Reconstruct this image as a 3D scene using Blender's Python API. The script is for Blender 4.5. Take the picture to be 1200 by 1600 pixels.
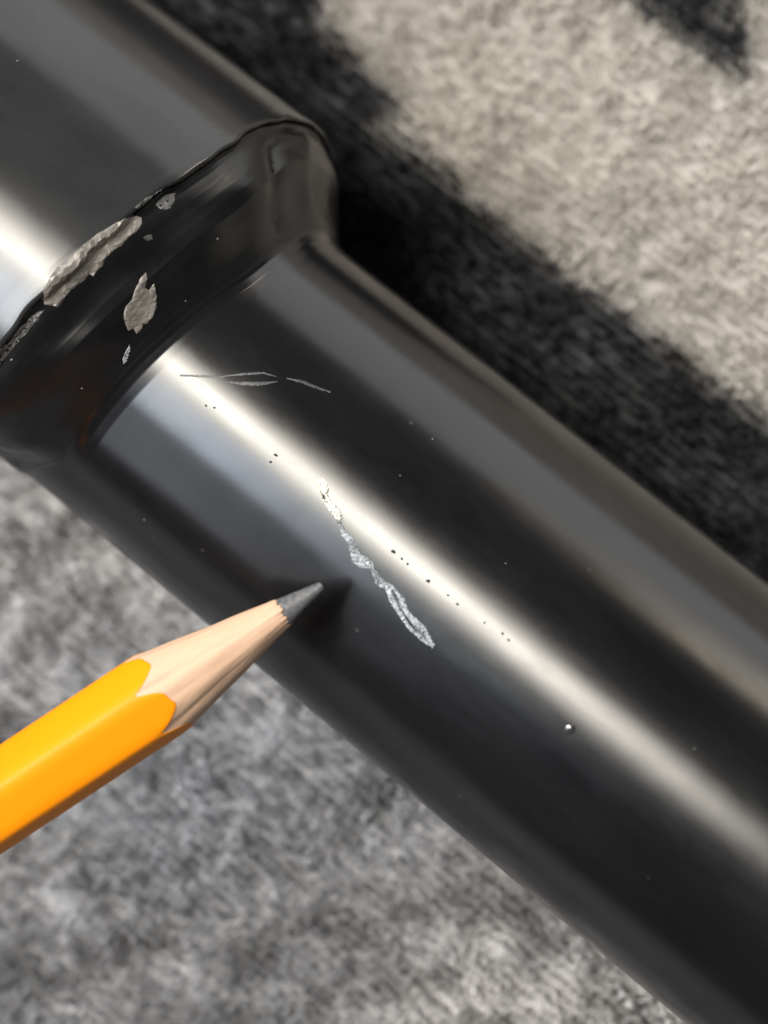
import bpy, bmesh, math, random
import numpy as np
from mathutils import Vector, Matrix
from mathutils.geometry import delaunay_2d_cdt

for o in list(bpy.data.objects): bpy.data.objects.remove(o)
scene = bpy.context.scene
COL = scene.collection
MM = 0.001
AX = 26.8            # height of the tube axis above the floor, mm (rug is 5.5 mm thick)

# ------------------------------------------------------------------ camera
R_ = Vector((0.75828486, 0.62687581, -0.17897148))
U_ = Vector((-0.6101126, 0.77911919, 0.14399966))
V_ = Vector((0.22971002, 0.0, 0.97325912))
CAM = Vector((63.992, 0.716, 194.652 + AX)) * MM
cd = bpy.data.cameras.new('camera')
cam = bpy.data.objects.new('camera', cd); COL.objects.link(cam)
cam.matrix_world = Matrix(((R_.x, U_.x, V_.x, CAM.x), (R_.y, U_.y, V_.y, CAM.y), (R_.z, U_.z, V_.z, CAM.z), (0, 0, 0, 1)))
cd.sensor_fit = 'VERTICAL'; cd.sensor_height = 36.0; cd.lens = 90.45
cd.clip_start = 0.01; cd.clip_end = 20
cd.dof.use_dof = True; cd.dof.focus_distance = 0.1885; cd.dof.aperture_fstop = 20
scene.camera = cam

# ------------------------------------------------------------------ light
w = bpy.data.worlds.new('World'); scene.world = w; w.use_nodes = True
w.node_tree.nodes['Background'].inputs[0].default_value = (0.93, 0.97, 1.0, 1)
w.node_tree.nodes['Background'].inputs[1].default_value = 0.125

def area(name, az, el, dist, sx, sy, radiance, col, spin=0.0):
    """az: angle from straight up towards +y; el: lean along the tube (-x = up-left in view); radiance in W/m2/sr"""
    az, el = math.radians(az), math.radians(el)
    d = Vector((math.sin(el), math.cos(el) * math.sin(az), math.cos(el) * math.cos(az)))
    ld = bpy.data.lights.new(name, 'AREA'); ld.shape = 'RECTANGLE'
    ld.size = sx; ld.size_y = sy; ld.color = col; ld.energy = radiance * math.pi * sx * sy
    o = bpy.data.objects.new(name, ld); COL.objects.link(o)
    o.location = d * dist + Vector((0.015, 0, AX * MM))
    z = d; x = Vector((1, 0, 0)); x = (x - z * x.dot(z)).normalized(); y = z.cross(x)
    m = Matrix((x, y, z)).transposed()
    o.rotation_euler = (m @ Matrix.Rotation(math.radians(spin), 3, 'Z')).to_euler()
    return o
area('window_light_warm', -6, -16, 0.80, 0.38, 0.13, 36, (1.0, 0.94, 0.82), -9)
area('added_halo_light', -6, -16.5, 0.84, 0.42, 0.31, 15, (1.0, 0.955, 0.87), -9)  # added wide dim panel, softens the edges of the window highlight
area('added_sleeve_light', -20, -29, 0.80, 0.17, 0.36, 23, (1.0, 0.985, 0.96))  # added pale panel that broadens the highlight on the sleeve
area('window_light_sky', -27, -22, 0.82, 0.22, 0.27, 17, (0.78, 0.88, 1.0))
area('added_side_light', -57, -22, 0.9, 0.24, 0.46, 3.2, (0.9, 0.93, 1.0))  # added dim panel, blends the blue highlight into grey on the flank
area('added_far_light', 84, -10, 1.1, 1.3, 0.9, 2.5, (0.99, 0.98, 0.97))  # added unseen panel that gives the tube's +y side its broad grey
area('far_strip_light', 64, -1, 1.0, 0.34, 0.03, 34.0, (1.0, 0.88, 0.68), 74)

vs = scene.view_settings
vs.view_transform = 'Standard'; vs.look = 'None'; vs.gamma = 1.0; vs.exposure = 0.0; vs.use_curve_mapping = False

# ------------------------------------------------------------------ helpers
def empty(name, loc, label, cat):
    o = bpy.data.objects.new(name, None); COL.objects.link(o); o.location = loc
    o.empty_display_size = 0.01
    o['label'] = label; o['category'] = cat
    return o

def link(name, me, mat, parent=None):
    o = bpy.data.objects.new(name, me); COL.objects.link(o)
    if mat: me.materials.append(mat)
    if parent: o.parent = parent; o.location = -parent.location
    return o

def node_mat(name):
    m = bpy.data.materials.new(name); m.use_nodes = True
    nt = m.node_tree; b = nt.nodes['Principled BSDF']
    return m, nt, b

def N(nt, t, **kw):
    n = nt.nodes.new(t)
    for k, v in kw.items():
        if k in n.inputs: n.inputs[k].default_value = v
        else: setattr(n, k, v)
    return n

def ramp(nt, src, stops):
    r = nt.nodes.new('ShaderNodeValToRGB'); e = r.color_ramp.elements
    while len(e) < len(stops): e.new(0.5)
    for q, (p, c) in zip(e, stops):
        q.position = p; q.color = (c, c, c, 1) if isinstance(c, (int, float)) else (*c, 1)
    nt.links.new(src, r.inputs['Fac']); return r

# ------------------------------------------------------------------ materials
def paint(name, base, r0, r1, stretch, ior=1.42):
    m, nt, b = node_mat(name)
    tc = N(nt, 'ShaderNodeTexCoord'); L = nt.links.new
    mp = N(nt, 'ShaderNodeMapping', Scale=(stretch, 1, 1)); L(tc.outputs['Object'], mp.inputs['Vector'])
    n1 = N(nt, 'ShaderNodeTexNoise', Scale=150.0, Detail=7.0, Roughness=0.72); L(mp.outputs[0], n1.inputs['Vector'])
    rr = ramp(nt, n1.outputs['Fac'], [(0.32, r0), (0.7, r1)]); L(rr.outputs[0], b.inputs['Roughness'])
    # orange peel and fine grit in the lacquer
    n2 = N(nt, 'ShaderNodeTexNoise', Scale=230.0, Detail=1.0); L(tc.outputs['Object'], n2.inputs['Vector'])
    n3 = N(nt, 'ShaderNodeTexNoise', Scale=5200.0, Detail=2.0); L(tc.outputs['Object'], n3.inputs['Vector'])
    b1 = N(nt, 'ShaderNodeBump', Strength=0.03, Distance=0.0006); L(n2.outputs['Fac'], b1.inputs['Height'])
    b2 = N(nt, 'ShaderNodeBump', Strength=0.006, Distance=0.0001); L(n3.outputs['Fac'], b2.inputs['Height']); L(b1.outputs[0], b2.inputs['Normal'])
    L(b2.outputs[0], b.inputs['Normal'])
    # handling haze: thin greyish dust film in patches
    n4 = N(nt, 'ShaderNodeTexNoise', Scale=70.0, Detail=8.0, Roughness=0.7); L(mp.outputs[0], n4.inputs['Vector'])
    hz = ramp(nt, n4.outputs['Fac'], [(0.45, base), (0.8, tuple(c * 1.8 + 0.003 for c in base))]); 
    vo = N(nt, 'ShaderNodeTexVoronoi', Scale=420.0); L(tc.outputs['Object'], vo.inputs['Vector'])           # sparse settled dust
    sp = ramp(nt, vo.outputs['Distance'], [(0.045, 1.0), (0.09, 0.0)])
    wn = ramp(nt, vo.outputs['Color'], [(0.80, 0.0), (0.86, 1.0)])
    mu = N(nt, 'ShaderNodeMath', operation='MULTIPLY'); L(sp.outputs[0], mu.inputs[0]); L(wn.outputs[0], mu.inputs[1])
    mc = N(nt, 'ShaderNodeMix', data_type='RGBA'); L(mu.outputs[0], mc.inputs[0]); L(hz.outputs[0], mc.inputs[6]); mc.inputs[7].default_value = (.022, .022, .022, 1)
    L(mc.outputs[2], b.inputs['Base Color'])
    b.inputs['IOR'].default_value = ior
    return m
M_tube = paint('black_lacquer', (0.0026, 0.0026, 0.0031), 0.165, 0.275, 0.3)
M_shoulder = paint('black_lacquer_dull', (0.003, 0.003, 0.0033), 0.27, 0.42, 0.6, 1.34)
M_sleeve = paint('black_lacquer_worn', (0.0125, 0.0125, 0.013), 0.16, 0.23, 0.4, 1.36)

def flake(name, c0, c1, rough, metal=0.0, scale=1500.0):
    m, nt, b = node_mat(name); L = nt.links.new
    tc = N(nt, 'ShaderNodeTexCoord'); mp = N(nt, 'ShaderNodeMapping', Scale=(1, 0.35, 1)); mp.inputs['Rotation'].default_value = (0, 0, 0.6)
    L(tc.outputs['Object'], mp.inputs['Vector'])
    n = N(nt, 'ShaderNodeTexNoise', Scale=scale, Detail=5.0, Roughness=0.7); L(mp.outputs[0], n.inputs['Vector'])
    r = ramp(nt, n.outputs['Fac'], [(0.3, c0), (0.68, c1)]); L(r.outputs[0], b.inputs['Base Color'])
    bp = N(nt, 'ShaderNodeBump', Strength=0.25, Distance=0.00012); L(n.outputs['Fac'], bp.inputs['Height']); L(bp.outputs[0], b.inputs['Normal'])
    b.inputs['Roughness'].default_value = rough; b.inputs['Metallic'].default_value = metal
    return m
M_bare = flake('bare_metal_under_paint', (0.07, 0.063, 0.057), (0.27, 0.248, 0.226), 0.5, 0.35, 650.0)
M_bare_dark = flake('dark_bared_metal', (0.035, 0.034, 0.034), (0.10, 0.098, 0.095), 0.6, 0.2)
M_scratch = flake('lifted_scratch_burr', (0.05, 0.055, 0.062), (0.30, 0.315, 0.34), 0.5, 0.1, 800.0)
M_scratch_bright = flake('bright_scratch_burr', (0.45, 0.43, 0.38), (0.90, 0.86, 0.76), 0.4, 0.2, 1300.0)
M_groove = flake('scored_groove', (0.04, 0.042, 0.047), (0.16, 0.17, 0.18), 0.5, 0.1, 900.0)
M_faint = flake('faint_scuff', (0.012, 0.012, 0.013), (0.05, 0.05, 0.052), 0.5, 0.0, 900.0)
M_pit_shade = flake('paint_pit_and_shade', (0.006, 0.006, 0.006), (0.03, 0.03, 0.03), 0.9)  # dark lacquer pits, and the painted shade beside the bright flake
M_speck = flake('dust_speck', (0.05, 0.05, 0.05), (0.22, 0.22, 0.22), 0.8)
M_blister, _nt, _b = node_mat('paint_blister_gloss')
_b.inputs['Base Color'].default_value = (0.02, 0.02, 0.022, 1); _b.inputs['Roughness'].default_value = 0.16; _b.inputs['IOR'].default_value = 1.7

# ------------------------------------------------------------------ the rug
random.seed(4); rng = np.random.default_rng(7)
def vnoise(x, y, cell, seed):
    g = np.random.default_rng(seed).random((256, 256))
    u, v = x / cell + 77.3, y / cell + 91.7
    i, j = np.floor(u).astype(int), np.floor(v).astype(int); a, b = u - i, v - j
    a = a * a * (3 - 2 * a); b = b * b * (3 - 2 * b)
    i %= 255; j %= 255
    return (g[i, j] * (1 - a) + g[i + 1, j] * a) * (1 - b) + (g[i, j + 1] * (1 - a) + g[i + 1, j + 1] * a) * b

EX = [-170, -45, -21.1, -14.5, -7.2, -1.8, 5.9, 13.3, 20, 33.8, 170]
EY = [85, 41.5, 32.5, 30.4, 28.9, 27.7, 27.1, 26.9, 27.2, 27.4, 28.5]
def rug_colour(x, y, jit):
    """woven-in pattern of the rug, mm: grey field, charcoal band, cream field with a charcoal wedge"""
    e = np.interp(x, EX, EY) + 0.5 * (vnoise(x, y, 1.3, 5) - .5)
    band = (y < e) & (y > -4)
    wedge = (y > 49.1) & (x < 14.4 - (y - 49.2) * 0.8) & (y < 120)
    cream = (y >= e) & ~wedge
    lo = 0.18 * vnoise(x, y, 6.5, 1) + 0.37 * vnoise(x, y, 2.2, 2) + 0.45 * vnoise(x, y, 0.9, 4)
    warm = vnoise(x, y, 17, 3)[:, None]
    g = np.clip((0.31 + 0.58 * np.clip((lo - .25) * 1.7, 0, 1)) * (0.62 + 0.78 * jit), 0, .92)
    grey = g[:, None] * (np.array([0.94, 0.98, 1.07]) * (1 - warm) + np.array([1.03, 0.99, 0.96]) * warm)
    dark_fibre = (jit < 0.07); grey[dark_fibre] *= 0.3
    c = np.clip((0.71 + 0.14 * lo) * (0.88 + 0.18 * jit), 0, .9)
    cr = c[:, None] * (np.array([0.99, 0.96, 0.92]) * (1 - warm) + np.array([1.02, 0.97, 0.91]) * warm)
    d = (0.030 + 0.040 * lo) * (0.4 + 2.0 * jit ** 3)
    dk = d[:, None] * np.array([0.92, 0.98, 1.22])
    out = grey
    out[cream] = cr[cream]; out[band | wedge] = dk[band | wedge]
    return out

def fibre_mat():
    m, nt, b = node_mat('rug_fibre'); L = nt.links.new
    a = N(nt, 'ShaderNodeAttribute'); a.attribute_name = 'fibre_colour'
    L(a.outputs['Color'], b.inputs['Base Color']); b.inputs['Roughness'].default_value = 0.55
    b.inputs['Sheen Weight'].default_value = 0.03; b.inputs['Sheen Roughness'].default_value = 0.4
    b.inputs['Specular IOR Level'].default_value = 0.3
    tr = N(nt, 'ShaderNodeBsdfTranslucent'); L(a.outputs['Color'], tr.inputs['Color'])     # thin yarn lets light through
    mx = N(nt, 'ShaderNodeMixShader'); mx.inputs[0].default_value = 0.38
    L(b.outputs[0], mx.inputs[1]); L(tr.outputs[0], mx.inputs[2]); L(mx.outputs[0], nt.nodes['Material Output'].inputs['Surface'])
    return m
M_fibre = fibre_mat()
rug = empty('rug', (0, 0, 0), 'short pile rug patterned in mottled grey, charcoal band and cream, under the tube', 'rug')

# backing: a fine grid so that the woven colours carry on past the dense pile
n = 181; gx = np.linspace(-320, 340, n); gy = np.linspace(-330, 330, n)
X, Y = np.meshgrid(gx, gy, indexing='ij'); Z = 2.2 + 0.5 * vnoise(X.ravel(), Y.ravel(), 9, 8).reshape(X.shape)
top = np.stack([X, Y, Z], -1).reshape(-1, 3)
idx = np.arange(n * n).reshape(n, n)
F = np.stack([idx[:-1, :-1], idx[1:, :-1], idx[1:, 1:], idx[:-1, 1:]], -1).reshape(-1, 4).tolist()
rim = np.concatenate([idx[:, 0], idx[-1, 1:], idx[-2::-1, -1], idx[0, -2:0:-1]])
bot = top[rim].copy(); bot[:, 2] = 0.0
nb = n * n; k = len(rim)
for i in range(k): j = (i + 1) % k; F.append([int(rim[j]), int(rim[i]), nb + i, nb + j])
F.append([nb + i for i in range(k)][::-1])
me = bpy.data.meshes.new('backing'); me.from_pydata((np.concatenate([top, bot]) * MM).tolist(), [], F); me.update()
at = me.attributes.new('fibre_colour', 'FLOAT_COLOR', 'POINT')
allp = np.concatenate([top, bot]); cc = rug_colour(allp[:, 0], allp[:, 1], rng.random(len(allp)))
at.data.foreach_set('color', np.concatenate([cc * 0.8, np.ones((len(cc), 1))], 1).astype(np.float32).ravel())
link('backing', me, M_fibre, rug)

# pile: curved tapering fibres, combed by a slow random field
def pile(name, x0, x1, y0, y1, count, wid, hole=None):
    x = rng.uniform(x0, x1, count); y = rng.uniform(y0, y1, count)
    if hole:
        k = ~((x > hole[0]) & (x < hole[1]) & (y > hole[2]) & (y < hole[3])); x = x[k]; y = y[k]
    # tufts: pull the roots towards tuft centres
    tx, ty = np.round(x / 0.9) * 0.9, np.round(y / 0.9) * 0.9
    x = x + (tx - x) * 0.35; y = y + (ty - y) * 0.35; c = len(x)
    lean = 0.5 * (vnoise(x, y, 7, 11) - .5) * math.pi + 0.7 * (vnoise(x, y, 2.0, 12) - .5) * math.pi - 0.35 + rng.normal(0, .5, c)
    amt = 0.3 + 0.8 * vnoise(x, y, 3.0, 13) + rng.normal(0, .25, c)
    h = 3.3 + 0.5 * vnoise(x, y, 2.6, 14) + rng.normal(0, .2, c)
    near = np.exp(-(y / 7.5) ** 2) * (x < -3); h = h * (1 - 0.2 * near)
    dx, dy = np.cos(lean) * amt, np.sin(lean) * amt
    ang = rng.uniform(0, math.pi, c); wv = wid * rng.uniform(.7, 1.3, c)
    wx, wy = np.cos(ang) * wv / 2, np.sin(ang) * wv / 2
    z0 = np.full(c, 1.9)
    P = np.empty((c, 5, 3))
    P[:, 0] = np.stack([x - wx, y - wy, z0], -1); P[:, 1] = np.stack([x + wx, y + wy, z0], -1)
    mx, my, mz = x + dx * .35, y + dy * .35, z0 + h * .68
    P[:, 2] = np.stack([mx + wx * .85, my + wy * .85, mz], -1); P[:, 3] = np.stack([mx - wx * .85, my - wy * .85, mz], -1)
    P[:, 4] = np.stack([x + dx, y + dy, z0 + h], -1)
    b = np.arange(c)[:, None] * 5
    loops = np.concatenate([b + np.array([0, 1, 2, 3]), b + np.array([3, 2, 4])], 1).ravel()
    me = bpy.data.meshes.new(name)
    me.vertices.add(c * 5); me.vertices.foreach_set('co', (P * MM).astype(np.float32).ravel())
    me.loops.add(len(loops)); me.loops.foreach_set('vertex_index', loops.astype(np.int32))
    st = (np.arange(c)[:, None] * 7 + np.array([0, 4])).ravel()
    me.polygons.add(c * 2); me.polygons.foreach_set('loop_start', st.astype(np.int32))
    me.polygons.foreach_set('use_smooth', np.ones(c * 2, bool))
    me.update(calc_edges=True); me.validate()
    at = me.attributes.new('fibre_colour', 'FLOAT_COLOR', 'POINT')
    tone = 0.55 * vnoise(x, y, .9, 15) + .45 * rng.random(c)
    cc = np.repeat(rug_colour(x + dx * .8, y + dy * .8, np.clip(tone, 0, 1)), 5, 0)
    at.data.foreach_set('color', np.concatenate([cc, np.ones((len(cc), 1))], 1).astype(np.float32).ravel())
    o = link(name, me, M_fibre, rug); o['kind'] = 'stuff'
    return o
pile('pile', -80, 100, -85, 90, 250000, 0.25)
pile('outer_pile', -310, 330, -320, 320, 110000, 0.9, (-80, 100, -85, 90))

# ------------------------------------------------------------------ the tube
PROFILE=[(-150,21.3),(-90,21.3),(-50,21.3),(-30,21.3),(-20,21.3),(-14,21.3),(-10,21.3),(-8.2,21.3),(-7.4,21.31),(-6.95,21.33),(-6.6,21.33),(-6.42,21.29),(-6.32,21.2),(-6.28,21.05),(-6.27,20.75),
 (-6.15,20.45),(-5.8,20.3),(-5.4,20.25),(-5.0,20.18),(-4.3,19.95),(-3.6,19.6),(-2.9,19.15),(-2.2,18.35),(-1.6,17.5),(-1.0,16.6),(-.5,15.9),(0,15.35),(.5,15.0),(1.1,14.82),(1.9,14.74),(3,14.73),(5,14.73),(8,14.73),(12,14.73),(18,14.73),(26,14.73),(36,14.73),(50,14.73),(70,14.73),(100,14.73),(150,14.73)]
def surface(t,phi):
    """millimetres; t = distance along the profile, phi = angle from the top, + towards +y"""
    p=np.array(PROFILE); i=np.concatenate([[0],np.cumsum(np.hypot(*np.diff(p,axis=0).T))])-150
    x=np.interp(t,i,p[:,0]); r=np.interp(t,i,p[:,1])
    sm=lambda a:np.clip(a,0,1)**2*(3-2*np.clip(a,0,1))
    # the sleeve sits off centre: the step dies out towards the -y flank
    r=r+(14.73-r)*.97*sm((-phi-.55)/.75)*sm((phi+2.95)/.7)
    # crumpled shoulder: slow dents, and folds at its +y end
    near=np.exp(-((x+2.9)/2.3)**4)
    r=r+near*(.22*np.sin(3*phi+1.1+.5*x)+.16*np.sin(6*phi-.9*x+.4)+.10*np.sin(11*phi+1.3*x)+.06*np.sin(19*phi-1.7*x+1))
    r=r-near*1.0*np.exp(-((phi-.02)/.5)**2)
    c1=.98-.045*(x+3); c2=1.28-.02*(x+3)
    r=r+near*(-.85*np.exp(-(np.abs(phi-c1)/.09)**1.3)+.35*np.exp(-((phi-c2)/.09)**2)-.45*np.exp(-((phi-.62)/.12)**2))
    y=r*np.sin(phi); z=r*np.cos(phi)
    k=np.where(x<-6.25,.12,np.where(x>0,.16,.12+.04*(x+6.25)/6.25))*np.exp(-(np.maximum(np.abs(x+3)-4,0)/22)**2)
    lip=np.exp(-((x+6.4)/.7)**2)*(.10*np.sin(11*phi+.7)+.07*np.sin(23*phi+2)+.05*np.sin(41*phi))
    back=-3.2*sm((-phi-.75)/.6)*sm((phi+3.0)/.8)*np.exp(-(np.maximum(np.abs(x+3)-6,0)/14)**2)
    win=np.exp(-(np.maximum(np.abs(x+3)-4,0)/9)**2)
    back=back-1.5*win*sm((phi-.5)/.7)*sm((2.9-phi)/.8)-.9*near*sm((phi-.7)/.4)*sm((2.9-phi)/.8)
    return np.stack([x+k*y+lip+back,y,z],-1)

def S(t, phi):
    p = surface(np.asarray(t, float), np.asarray(phi, float)); p[..., 2] += AX
    return p
def SN(t, phi):
    e = 0.02
    du = S(t + e, phi) - S(t - e, phi); dv = S(t, phi + .002) - S(t, phi - .002)
    nn = np.cross(du, dv); nn /= np.linalg.norm(nn, axis=-1, keepdims=True)
    c = S(t, phi); out = np.stack([0 * c[..., 0], c[..., 1], c[..., 2] - AX], -1)
    return nn * np.sign((nn * out).sum(-1, keepdims=True) + 1e-9)

tube = empty('metal_tube', (0, 0, 5.5 * MM), 'glossy black lacquered metal tube stepping up to a thicker sleeve, scratched and chipped', 'metal tube')
NP = 288
phis = np.linspace(-math.pi, math.pi, NP, endpoint=False)
def loft(name, ts, mat, cap0, cap1):
    T_, P_ = np.meshgrid(ts, phis, indexing='ij'); V = S(T_, P_); NN = SN(T_, P_)
    m = len(ts); id_ = np.arange(m * NP).reshape(m, NP); nx = np.roll(id_, -1, 1)
    F = np.stack([id_[:-1], nx[:-1], nx[1:], id_[1:]], -1).reshape(-1, 4).tolist()
    V = V.reshape(-1, 3); NN = NN.reshape(-1, 3)
    if cap0: F.append(id_[0].tolist()[::-1])
    if cap1: F.append(id_[-1].tolist())
    me = bpy.data.meshes.new(name); me.from_pydata((V * MM).tolist(), [], F)
    me.update(); p0 = me.polygons[NP // 2]
    if p0.normal.dot(Vector(NN[p0.vertices[0]].tolist())) < 0: me.flip_normals()
    me.polygons.foreach_set('use_smooth', np.ones(len(me.polygons), bool)); me.update()
    me.normals_split_custom_set_from_vertices(NN.tolist())
    return link(name, me, mat, tube)
SPLIT = 3.1
LIP = -6.02
ts_a = np.concatenate([np.linspace(-150, -30, 30), np.linspace(-29, -10, 30), np.linspace(-9.7, LIP, 50)])
ts_s = np.concatenate([np.linspace(LIP, -3.5, 40), np.linspace(-3.4, SPLIT, 70)])
ts_b = np.concatenate([np.linspace(SPLIT, 12, 44), np.linspace(12.5, 70, 60), np.linspace(72, 152, 30)])
loft('thick_sleeve', ts_a, M_sleeve, True, False)
loft('crumpled_shoulder', ts_s, M_shoulder, False, False)
loft('thin_tube', ts_b, M_tube, False, True)

CHIPS={
'scratch_A': [(19.203, -0.035), (19.283, -0.0072), (19.86, -0.0125), (20.361, -0.0394), (20.397, -0.0564), (20.967, -0.0681), (21.989, -0.0797), (22.689, -0.1108), (22.262, -0.1268), (21.22, -0.1116), (20.498, -0.0937), (19.868, -0.0676)],
 'scratch_B': [(22.5, -0.1326), (23.129, -0.1394), (24.037, -0.1459), (24.537, -0.1635), (24.238, -0.1842), (23.335, -0.174)],
 'scratch_C': [(24.109, -0.1914), (24.625, -0.1666), (25.336, -0.18), (26.199, -0.1738), (26.69, -0.1955), (25.925, -0.2364), (25.217, -0.2439)],
 'scratch_D': [(26.492, -0.2143), (26.973, -0.1964), (27.855, -0.2135), (28.667, -0.2242), (29.289, -0.2555), (30.289, -0.2839), (31.214, -0.3066), (32.271, -0.3032), (33.282, -0.3215), (32.838, -0.3311), (31.475, -0.3297), (30.1, -0.3032), (29.015, -0.2796), (28.184, -0.2422), (27.559, -0.2585)],
 'scratch_E': [(27.855, -0.2135), (28.398, -0.2019), (29.66, -0.2158), (30.281, -0.2462), (31.087, -0.2577), (32.059, -0.2591), (33.471, -0.3013), (33.467, -0.3264), (32.359, -0.2989), (31.177, -0.2905), (30.164, -0.2721), (28.963, -0.2262)],
 'groove': [(19.913, -0.058), (21.601, -0.112), (23.407, -0.163), (24.895, -0.2089), (26.275, -0.2068), (27.97, -0.2295), (29.923, -0.2702), (31.963, -0.3062), (33.382, -0.3221), (33.397, -0.3155), (31.992, -0.296), (29.969, -0.2602), (28.002, -0.2205), (26.303, -0.1878), (24.961, -0.1869), (23.496, -0.1483), (21.718, -0.092), (19.983, -0.0471)],
 'crevice_shade': [(19.896, -0.0651), (20.272, -0.0638), (20.931, -0.0848), (20.834, -0.0948), (20.344, -0.0868)],
 'faint_A': [(6.195, -0.0634), (7.266, -0.0074), (8.362, 0.056), (9.432, 0.139), (10.385, 0.2092), (11.233, 0.2384), (11.208, 0.2419), (10.278, 0.217), (9.279, 0.1478), (8.282, 0.0611), (7.117, 0.0024), (6.092, -0.056)],
 'faint_B': [(11.883, 0.2633), (12.818, 0.2952), (13.708, 0.3135), (14.93, 0.35), (14.887, 0.3563), (13.606, 0.3264), (12.703, 0.3076), (11.813, 0.2694)],
 'faint_C': [(8.738, 0.0492), (10.0, 0.0999), (10.958, 0.1537), (11.605, 0.2245), (11.566, 0.2268), (10.708, 0.1679), (9.82, 0.1131), (8.708, 0.0515)],
 'chip_face': [(-2.469, 0.1912), (-1.968, 0.1727), (-1.51, 0.1416), (-1.118, 0.1478), (-1.285, 0.1806), (-0.204, 0.1522), (0.578, 0.1195), (1.0, 0.0828), (1.127, 0.038), (0.904, 0.0219), (1.267, -0.0134), (1.192, -0.0297), (0.564, -0.0198), (0.361, -0.0416), (-0.831, -0.0086), (-1.311, 0.0214), (-1.557, 0.0748), (-2.114, 0.1244), (-2.42, 0.1673)],
 'chip_small': [(1.485, -0.0887), (1.92, -0.1067), (2.474, -0.1642), (2.373, -0.1822), (2.025, -0.1668), (1.664, -0.1239)],
 'chip_ridge': [(-5.269, 0.3171), (-4.918, 0.3022), (-4.793, 0.2671), (-4.834, 0.2288), (-4.74, 0.1933), (-4.792, 0.155), (-4.758, 0.1118), (-4.575, 0.068), (-4.521, 0.0428), (-4.793, 0.0389), (-4.781, -0.005), (-4.902, -0.0496), (-4.811, -0.089), (-4.728, -0.1278), (-5.368, -0.1488), (-6.569, -0.1062), (-6.927, -0.0527), (-7.082, -0.0121), (-7.107, 0.0365), (-6.902, 0.0821), (-6.794, 0.1305), (-6.808, 0.1638), (-6.618, 0.2139), (-6.288, 0.2655), (-5.603, 0.3066)],
 'chip_r': [(-5.389, 0.4031), (-5.485, 0.4402), (-5.299, 0.476), (-4.81, 0.4453), (-4.587, 0.4134), (-4.976, 0.3894), (-5.332, 0.3871)],
 'chip_r2': [(-4.23, 0.2887), (-4.059, 0.3024), (-3.807, 0.2932), (-3.936, 0.2736), (-4.242, 0.2693)],
 'chip_lip': [(-5.169, -0.161), (-5.032, -0.2069), (-5.131, -0.2907), (-5.162, -0.3653), (-5.274, -0.4303), (-5.383, -0.4658), (-6.444, -0.4026), (-6.184, -0.3642), (-5.677, -0.3273), (-5.954, -0.2771), (-5.596, -0.2274)],
 'lift': [(-6.452, 0.3114), (-6.511, 0.3431), (-6.29, 0.3971), (-6.186, 0.4571), (-5.849, 0.4662), (-5.724, 0.413), (-6.127, 0.3519), (-6.209, 0.3184)],
}
PITS=[(9.239, -0.0943, 0.075), (9.797, -0.0762, 0.075), (15.735, -0.1103, 0.075), (15.653, -0.0672, 0.087), (26.923, -0.0722, 0.125), (27.719, -0.0742, 0.075), (28.286, -0.0758, 0.075), (30.225, -0.0781, 0.125), (31.987, -0.0706, 0.062), (32.925, -0.0756, 0.075), (35.272, -0.0634, 0.087), (36.76, -0.0498, 0.075), (37.398, -0.055, 0.087), (11.058, -0.8462, 0.1), (12.49, -0.9036, 0.075), (1.983, 0.2332, 0.1), (23.374, 0.2388, 0.075), (22.942, 0.5001, 0.075), (33.597, 0.2258, 0.062), (52.305, 0.0966, 0.062), (-4.788, -0.3894, 0.1), (0.942, -0.3857, 0.1), (-21.484, 0.4741, 0.1), (-0.916, 0.5037, 0.125), (44.637, -0.2015, 0.325)]

def patch(name, poly, mat, step, lift, rough, label=None, holes=0.0):
    """a thin irregular burr, bared spot or painted shade lying on the tube's surface; poly in surface coordinates"""
    K = 18.0
    P = np.array([(t, f * K) for t, f in poly])
    # subdivide and fray the outline
    out = []
    for i in range(len(P)):
        a, b = P[i], P[(i + 1) % len(P)]; L = np.hypot(*(b - a)); q = max(1, int(L / step))
        for s in range(q):
            c = a + (b - a) * s / q
            out.append(c + rng.normal(0, step * .16, 2) * (s > 0))
    out = np.array(out); no = len(out)
    mn, mx = out.min(0), out.max(0); pts = []
    for x in np.arange(mn[0], mx[0], step):
        for y in np.arange(mn[1], mx[1], step): pts.append((x + rng.uniform(-.3, .3) * step, y + rng.uniform(-.3, .3) * step))
    vin = [Vector(p) for p in out] + [Vector(p) for p in pts]
    r = delaunay_2d_cdt(vin, [(i, (i + 1) % no) for i in range(no)], [], 1, 1e-5)
    co, fc, orig = r[0], r[2], r[3]
    q = np.array([(v.x, v.y / K) for v in co])
    base = S(q[:, 0], q[:, 1]); nn = SN(q[:, 0], q[:, 1])
    edge = np.array([any(i < no for i in o_) for o_ in orig])
    hgt = np.where(edge, -0.006 + 0 * q[:, 0], lift + rough * rng.random(len(q)))
    hgt = np.where(edge, lift * .12, hgt)
    V = base + nn * hgt[:, None]
    me = bpy.data.meshes.new(name); me.from_pydata((V * MM).tolist(), [], [list(f) for f in fc]); me.update()
    bm = bmesh.new(); bm.from_mesh(me)
    if holes: bmesh.ops.delete(bm, geom=[f for f in bm.faces if rng.random() < holes], context='FACES')
    for f in bm.faces:
        c = f.calc_center_median(); 
        if f.normal.dot(c - Vector((c.x, 0, AX * MM))) < 0 and name != 'x': f.normal_flip()
    bm.to_mesh(me); bm.free()
    o = link(name, me, mat, tube)
    if label: o['label'] = label
    return o
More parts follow.
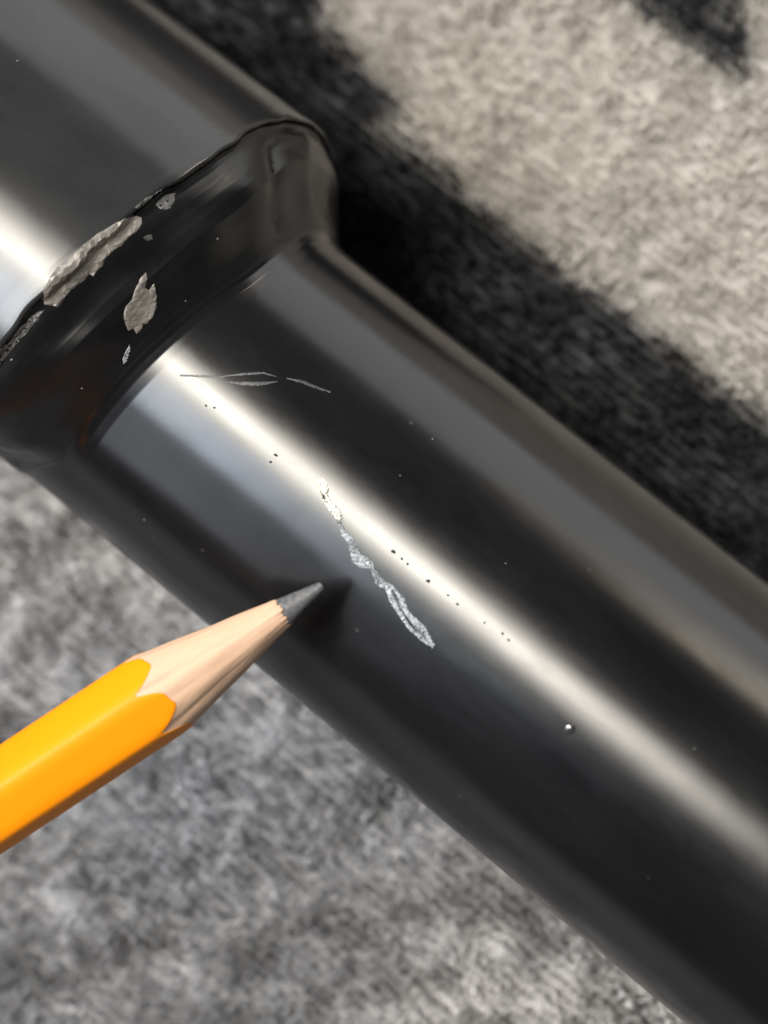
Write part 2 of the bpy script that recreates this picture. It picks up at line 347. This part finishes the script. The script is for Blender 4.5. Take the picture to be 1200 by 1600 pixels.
for key, nm, mat, st, li, ro, ho, lab in [
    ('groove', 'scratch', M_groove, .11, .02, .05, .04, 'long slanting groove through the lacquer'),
    ('crevice_shade', 'pit_and_shade', M_pit_shade, .08, .13, .03, 0, None),  # dark patch: shade beside the bright flake, painted in as colour
    ('scratch_A', 'scratch', M_scratch_bright, .11, .05, .14, .12, 'bright raised start of the long scratch'),
    ('scratch_B', 'scratch', M_scratch, .14, .04, .10, .06, None), ('scratch_C', 'scratch', M_scratch, .14, .04, .10, .06, None),
    ('scratch_D', 'scratch', M_scratch, .14, .04, .10, .06, 'wide pale end of the long scratch'), ('scratch_E', 'scratch', M_scratch, .14, .04, .10, .06, None),
    ('faint_A', 'scuff', M_faint, .10, .008, .008, .10, None), ('faint_B', 'scuff', M_faint, .10, .008, .008, .10, None), ('faint_C', 'scuff', M_faint, .10, .008, .008, .10, None),
    ('chip_face', 'paint_chip', M_bare, .27, .04, .06, .0, 'bare grey patch on the sloping shoulder'), ('chip_small', 'paint_chip', M_scratch, .1, .03, .05, .1, None),
    ('chip_ridge', 'paint_chip', M_bare, .27, .06, .09, .0, 'long bare grey strip along the sleeve edge'), ('chip_r', 'paint_chip', M_bare_dark, .15, .03, .05, .08, None),
    ('chip_r2', 'paint_chip', M_bare_dark, .2, .03, .05, .1, None), ('chip_lip', 'paint_chip', M_bare_dark, .16, .04, .08, .1, None),
    ('lift', 'paint_chip', M_bare_dark, .14, .03, .05, .15, None)]:
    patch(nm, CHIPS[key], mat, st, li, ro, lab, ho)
for i, (t, f, r) in enumerate(PITS):
    if r > .3: continue
    nseg = 7; a = rng.uniform(0, 1); el = rng.uniform(.6, 1.7)
    r *= 1.25 if i < 13 else 0.75
    poly = [(t + r * el * math.cos(a + 2 * math.pi * j / nseg) * rng.uniform(.7, 1.2), f + r * math.sin(a + 2 * math.pi * j / nseg) * rng.uniform(.7, 1.2) / 15) for j in range(nseg)]
    patch('pit_and_shade' if i < 13 else 'speck', poly, M_pit_shade if i < 13 else M_speck, .09, .012, .02)
# the small blister beside the streak of light
t, f, r = PITS[-1]; r *= 1.2
bm = bmesh.new(); bmesh.ops.create_uvsphere(bm, u_segments=20, v_segments=12, radius=r)
nv = Vector(SN(np.array(t), np.array(f)).tolist()); c = Vector(S(np.array(t), np.array(f)).tolist())
qm = nv.to_track_quat('Z', 'Y').to_matrix()
for v in bm.verts:
    p = v.co.copy(); p.z *= .45; p.x *= 1.12; v.co = (c + qm @ p) * MM
me = bpy.data.meshes.new('blister'); bm.to_mesh(me); bm.free()
for p in me.polygons: p.use_smooth = True
link('blister', me, M_blister, tube)

# ------------------------------------------------------------------ the pencil
TIP = Vector((21.2, -6.18, 13.85 + AX)); BACK = Vector((12.69, -33.06, 14.8 + AX))
# held a little clear of the lacquer
TIP, BACK = TIP + (CAM * 1000 - TIP).normalized() * 2.4, BACK + (CAM * 1000 - BACK).normalized() * 2.4
az_ = (BACK - TIP).normalized()
e2 = (V_ - az_ * V_.dot(az_)).normalized(); e1 = e2.cross(az_)
if e1.dot(U_) < 0: e1 = -e1
RM = Matrix((e1, az_.cross(e1), az_)).transposed().to_4x4()      # local x = e1, z = along the pencil away from the tip
ysign = 1.0 if az_.cross(e1).dot(e2) > 0 else -1.0
pencil = empty('pencil', (0, 0, 0), 'yellow hexagonal pencil with sharpened wood and blunt grey lead, pointing at the scratch', 'pencil')
pencil.matrix_world = Matrix.Translation(TIP * MM) @ RM
NA = 144; th = np.linspace(0, 2 * math.pi, NA, endpoint=False)
RC = 3.56; ROT = math.radians(16) * ysign
def hexr(a):
    d = (a - ROT + math.pi / 6) % (math.pi / 3) - math.pi / 6        # 0 at a corner
    flat = RC * math.cos(math.pi / 6) / np.cos(math.pi / 6 - np.abs(d))
    rc = 0.95 * RC
    return -np.log(np.exp(-flat * 8) + np.exp(-rc * 8)) / 8 + .05
H = hexr(th)
D_LEAD, R_LEAD = 3.5, 1.10
wob = .10 * np.sin(5 * th + 1) + .08 * np.sin(11 * th + 2) + .05 * np.sin(17 * th)
sf = 1 - np.abs((th - ROT + math.pi / 6) % (math.pi / 3) - math.pi / 6) / (math.pi / 6)   # 0 mid-facet, 1 at a corner
DB = 13.35 + 2.0 * sf ** 2.7 + wob
def rings(name, rows, mat, cap0=False, cap1=False, smooth=True):
    """rows: list of (r array, d array) around the pencil's axis, mm"""
    V = .987 * np.concatenate([np.stack([r * np.cos(th), r * np.sin(th), d + 0 * th], -1) for r, d in rows])
    m = len(rows); id_ = np.arange(m * NA).reshape(m, NA); nx = np.roll(id_, -1, 1)
    F = np.stack([id_[:-1], nx[:-1], nx[1:], id_[1:]], -1).reshape(-1, 4).tolist()
    if cap0: F.append(id_[0].tolist()[::-1])
    if cap1: F.append(id_[-1].tolist())
    me = bpy.data.meshes.new(name); me.from_pydata((V * MM).tolist(), [], F)
    bm = bmesh.new(); bm.from_mesh(me); bmesh.ops.recalc_face_normals(bm, faces=bm.faces); bm.to_mesh(me); bm.free()
    if smooth: me.polygons.foreach_set('use_smooth', np.ones(len(me.polygons), bool))
    o = bpy.data.objects.new(name, me); COL.objects.link(o); me.materials.append(mat); o.parent = pencil
    return o
# paint
m, nt, b = node_mat('yellow_pencil_paint'); L = nt.links.new
tc = N(nt, 'ShaderNodeTexCoord'); mp = N(nt, 'ShaderNodeMapping', Scale=(1, 1, .12)); L(tc.outputs['Object'], mp.inputs['Vector'])
nz = N(nt, 'ShaderNodeTexNoise', Scale=420.0, Detail=4.0); L(mp.outputs[0], nz.inputs['Vector'])
r = ramp(nt, nz.outputs['Fac'], [(.3, (0.65, 0.195, 0.0005)), (.7, (0.70, 0.217, 0.001))]); L(r.outputs[0], b.inputs['Base Color'])
bp = N(nt, 'ShaderNodeBump', Strength=.12, Distance=.0003); L(nz.outputs['Fac'], bp.inputs['Height']); L(bp.outputs[0], b.inputs['Normal'])
b.inputs['Roughness'].default_value = 0.5; b.inputs['Specular IOR Level'].default_value = 0.15; M_yel = m
# wood
m, nt, b = node_mat('cedar_wood'); L = nt.links.new
tc = N(nt, 'ShaderNodeTexCoord'); mp = N(nt, 'ShaderNodeMapping', Scale=(1, 1, .09)); L(tc.outputs['Object'], mp.inputs['Vector'])
nz = N(nt, 'ShaderNodeTexNoise', Scale=2600.0, Detail=5.0, Roughness=.65); L(mp.outputs[0], nz.inputs['Vector'])
r = ramp(nt, nz.outputs['Fac'], [(.2, (0.43, 0.27, 0.178)), (.5, (0.465, 0.30, 0.202)), (.8, (0.49, 0.325, 0.224))])
n2 = N(nt, 'ShaderNodeTexNoise', Scale=700.0, Detail=3.0); mp2 = N(nt, 'ShaderNodeMapping', Scale=(1, 1, .3)); L(tc.outputs['Object'], mp2.inputs['Vector']); L(mp2.outputs[0], n2.inputs['Vector'])
r2 = ramp(nt, n2.outputs['Fac'], [(.62, 1.0), (.72, .8)])
mx = N(nt, 'ShaderNodeMix', data_type='RGBA', blend_type='MULTIPLY'); mx.inputs[0].default_value = 1.0
L(r.outputs[0], mx.inputs[6]); L(r2.outputs[0], mx.inputs[7]); L(mx.outputs[2], b.inputs['Base Color'])
bp = N(nt, 'ShaderNodeBump', Strength=.35, Distance=.00015); L(nz.outputs['Fac'], bp.inputs['Height']); L(bp.outputs[0], b.inputs['Normal'])
b.inputs['Roughness'].default_value = 0.7; M_wood = m
# graphite
m, nt, b = node_mat('graphite'); L = nt.links.new
tc = N(nt, 'ShaderNodeTexCoord'); nz = N(nt, 'ShaderNodeTexNoise', Scale=3500.0, Detail=3.0); L(tc.outputs['Object'], nz.inputs['Vector'])
r = ramp(nt, nz.outputs['Fac'], [(.3, (0.085, 0.085, 0.09)), (.7, (0.16, 0.16, 0.165))]); L(r.outputs[0], b.inputs['Base Color'])
bp = N(nt, 'ShaderNodeBump', Strength=.25, Distance=.0001); L(nz.outputs['Fac'], bp.inputs['Height']); L(bp.outputs[0], b.inputs['Normal'])
b.inputs['Roughness'].default_value = 0.42; b.inputs['Metallic'].default_value = 0.35; M_lead = m

rows = [(H - .12, DB + .02), (H - .02, DB - .03), (H + .03, DB + .05), (H + .05, DB + .2), (H + .05, DB + 1)]
for d in np.linspace(22, 165, 14): rows.append((H + .05, d + 0 * th))
rings('painted_shaft', rows, M_yel, False, True)
jag = .10 * np.sin(2 * th + .8) + .16 * np.clip(np.sin(7 * th + 1), 0, 1) + .05 * np.sin(19 * th)
rows = [(.80 + 0 * th, D_LEAD - .1 + jag), (R_LEAD - .06 + 0 * th, D_LEAD - .12 + jag), (R_LEAD + 0 * th + .02, D_LEAD + jag)]
for s in np.linspace(0.06, 1, 20):
    d = D_LEAD + jag * (1 - s) + (DB - D_LEAD) * s
    rows.append((R_LEAD + (H - R_LEAD) * s + .035 * math.sin(9 * s) * np.sin(3 * th + 4 * s), d))
rings('sharpened_wood', rows, M_wood)
rows = []
for d, rr in [(0, .10), (.03, .22), (.09, .31), (.2, .37), (.5, .43), (1.2, .56), (2.0, .72), (2.8, .89), (3.4, 1.02), (4.2, 1.04), (5, 1.04)]:
    rows.append((rr * (1 + .03 * np.sin(3 * th + d)), d + 0 * th))
rings('lead', rows, M_lead, True, True)
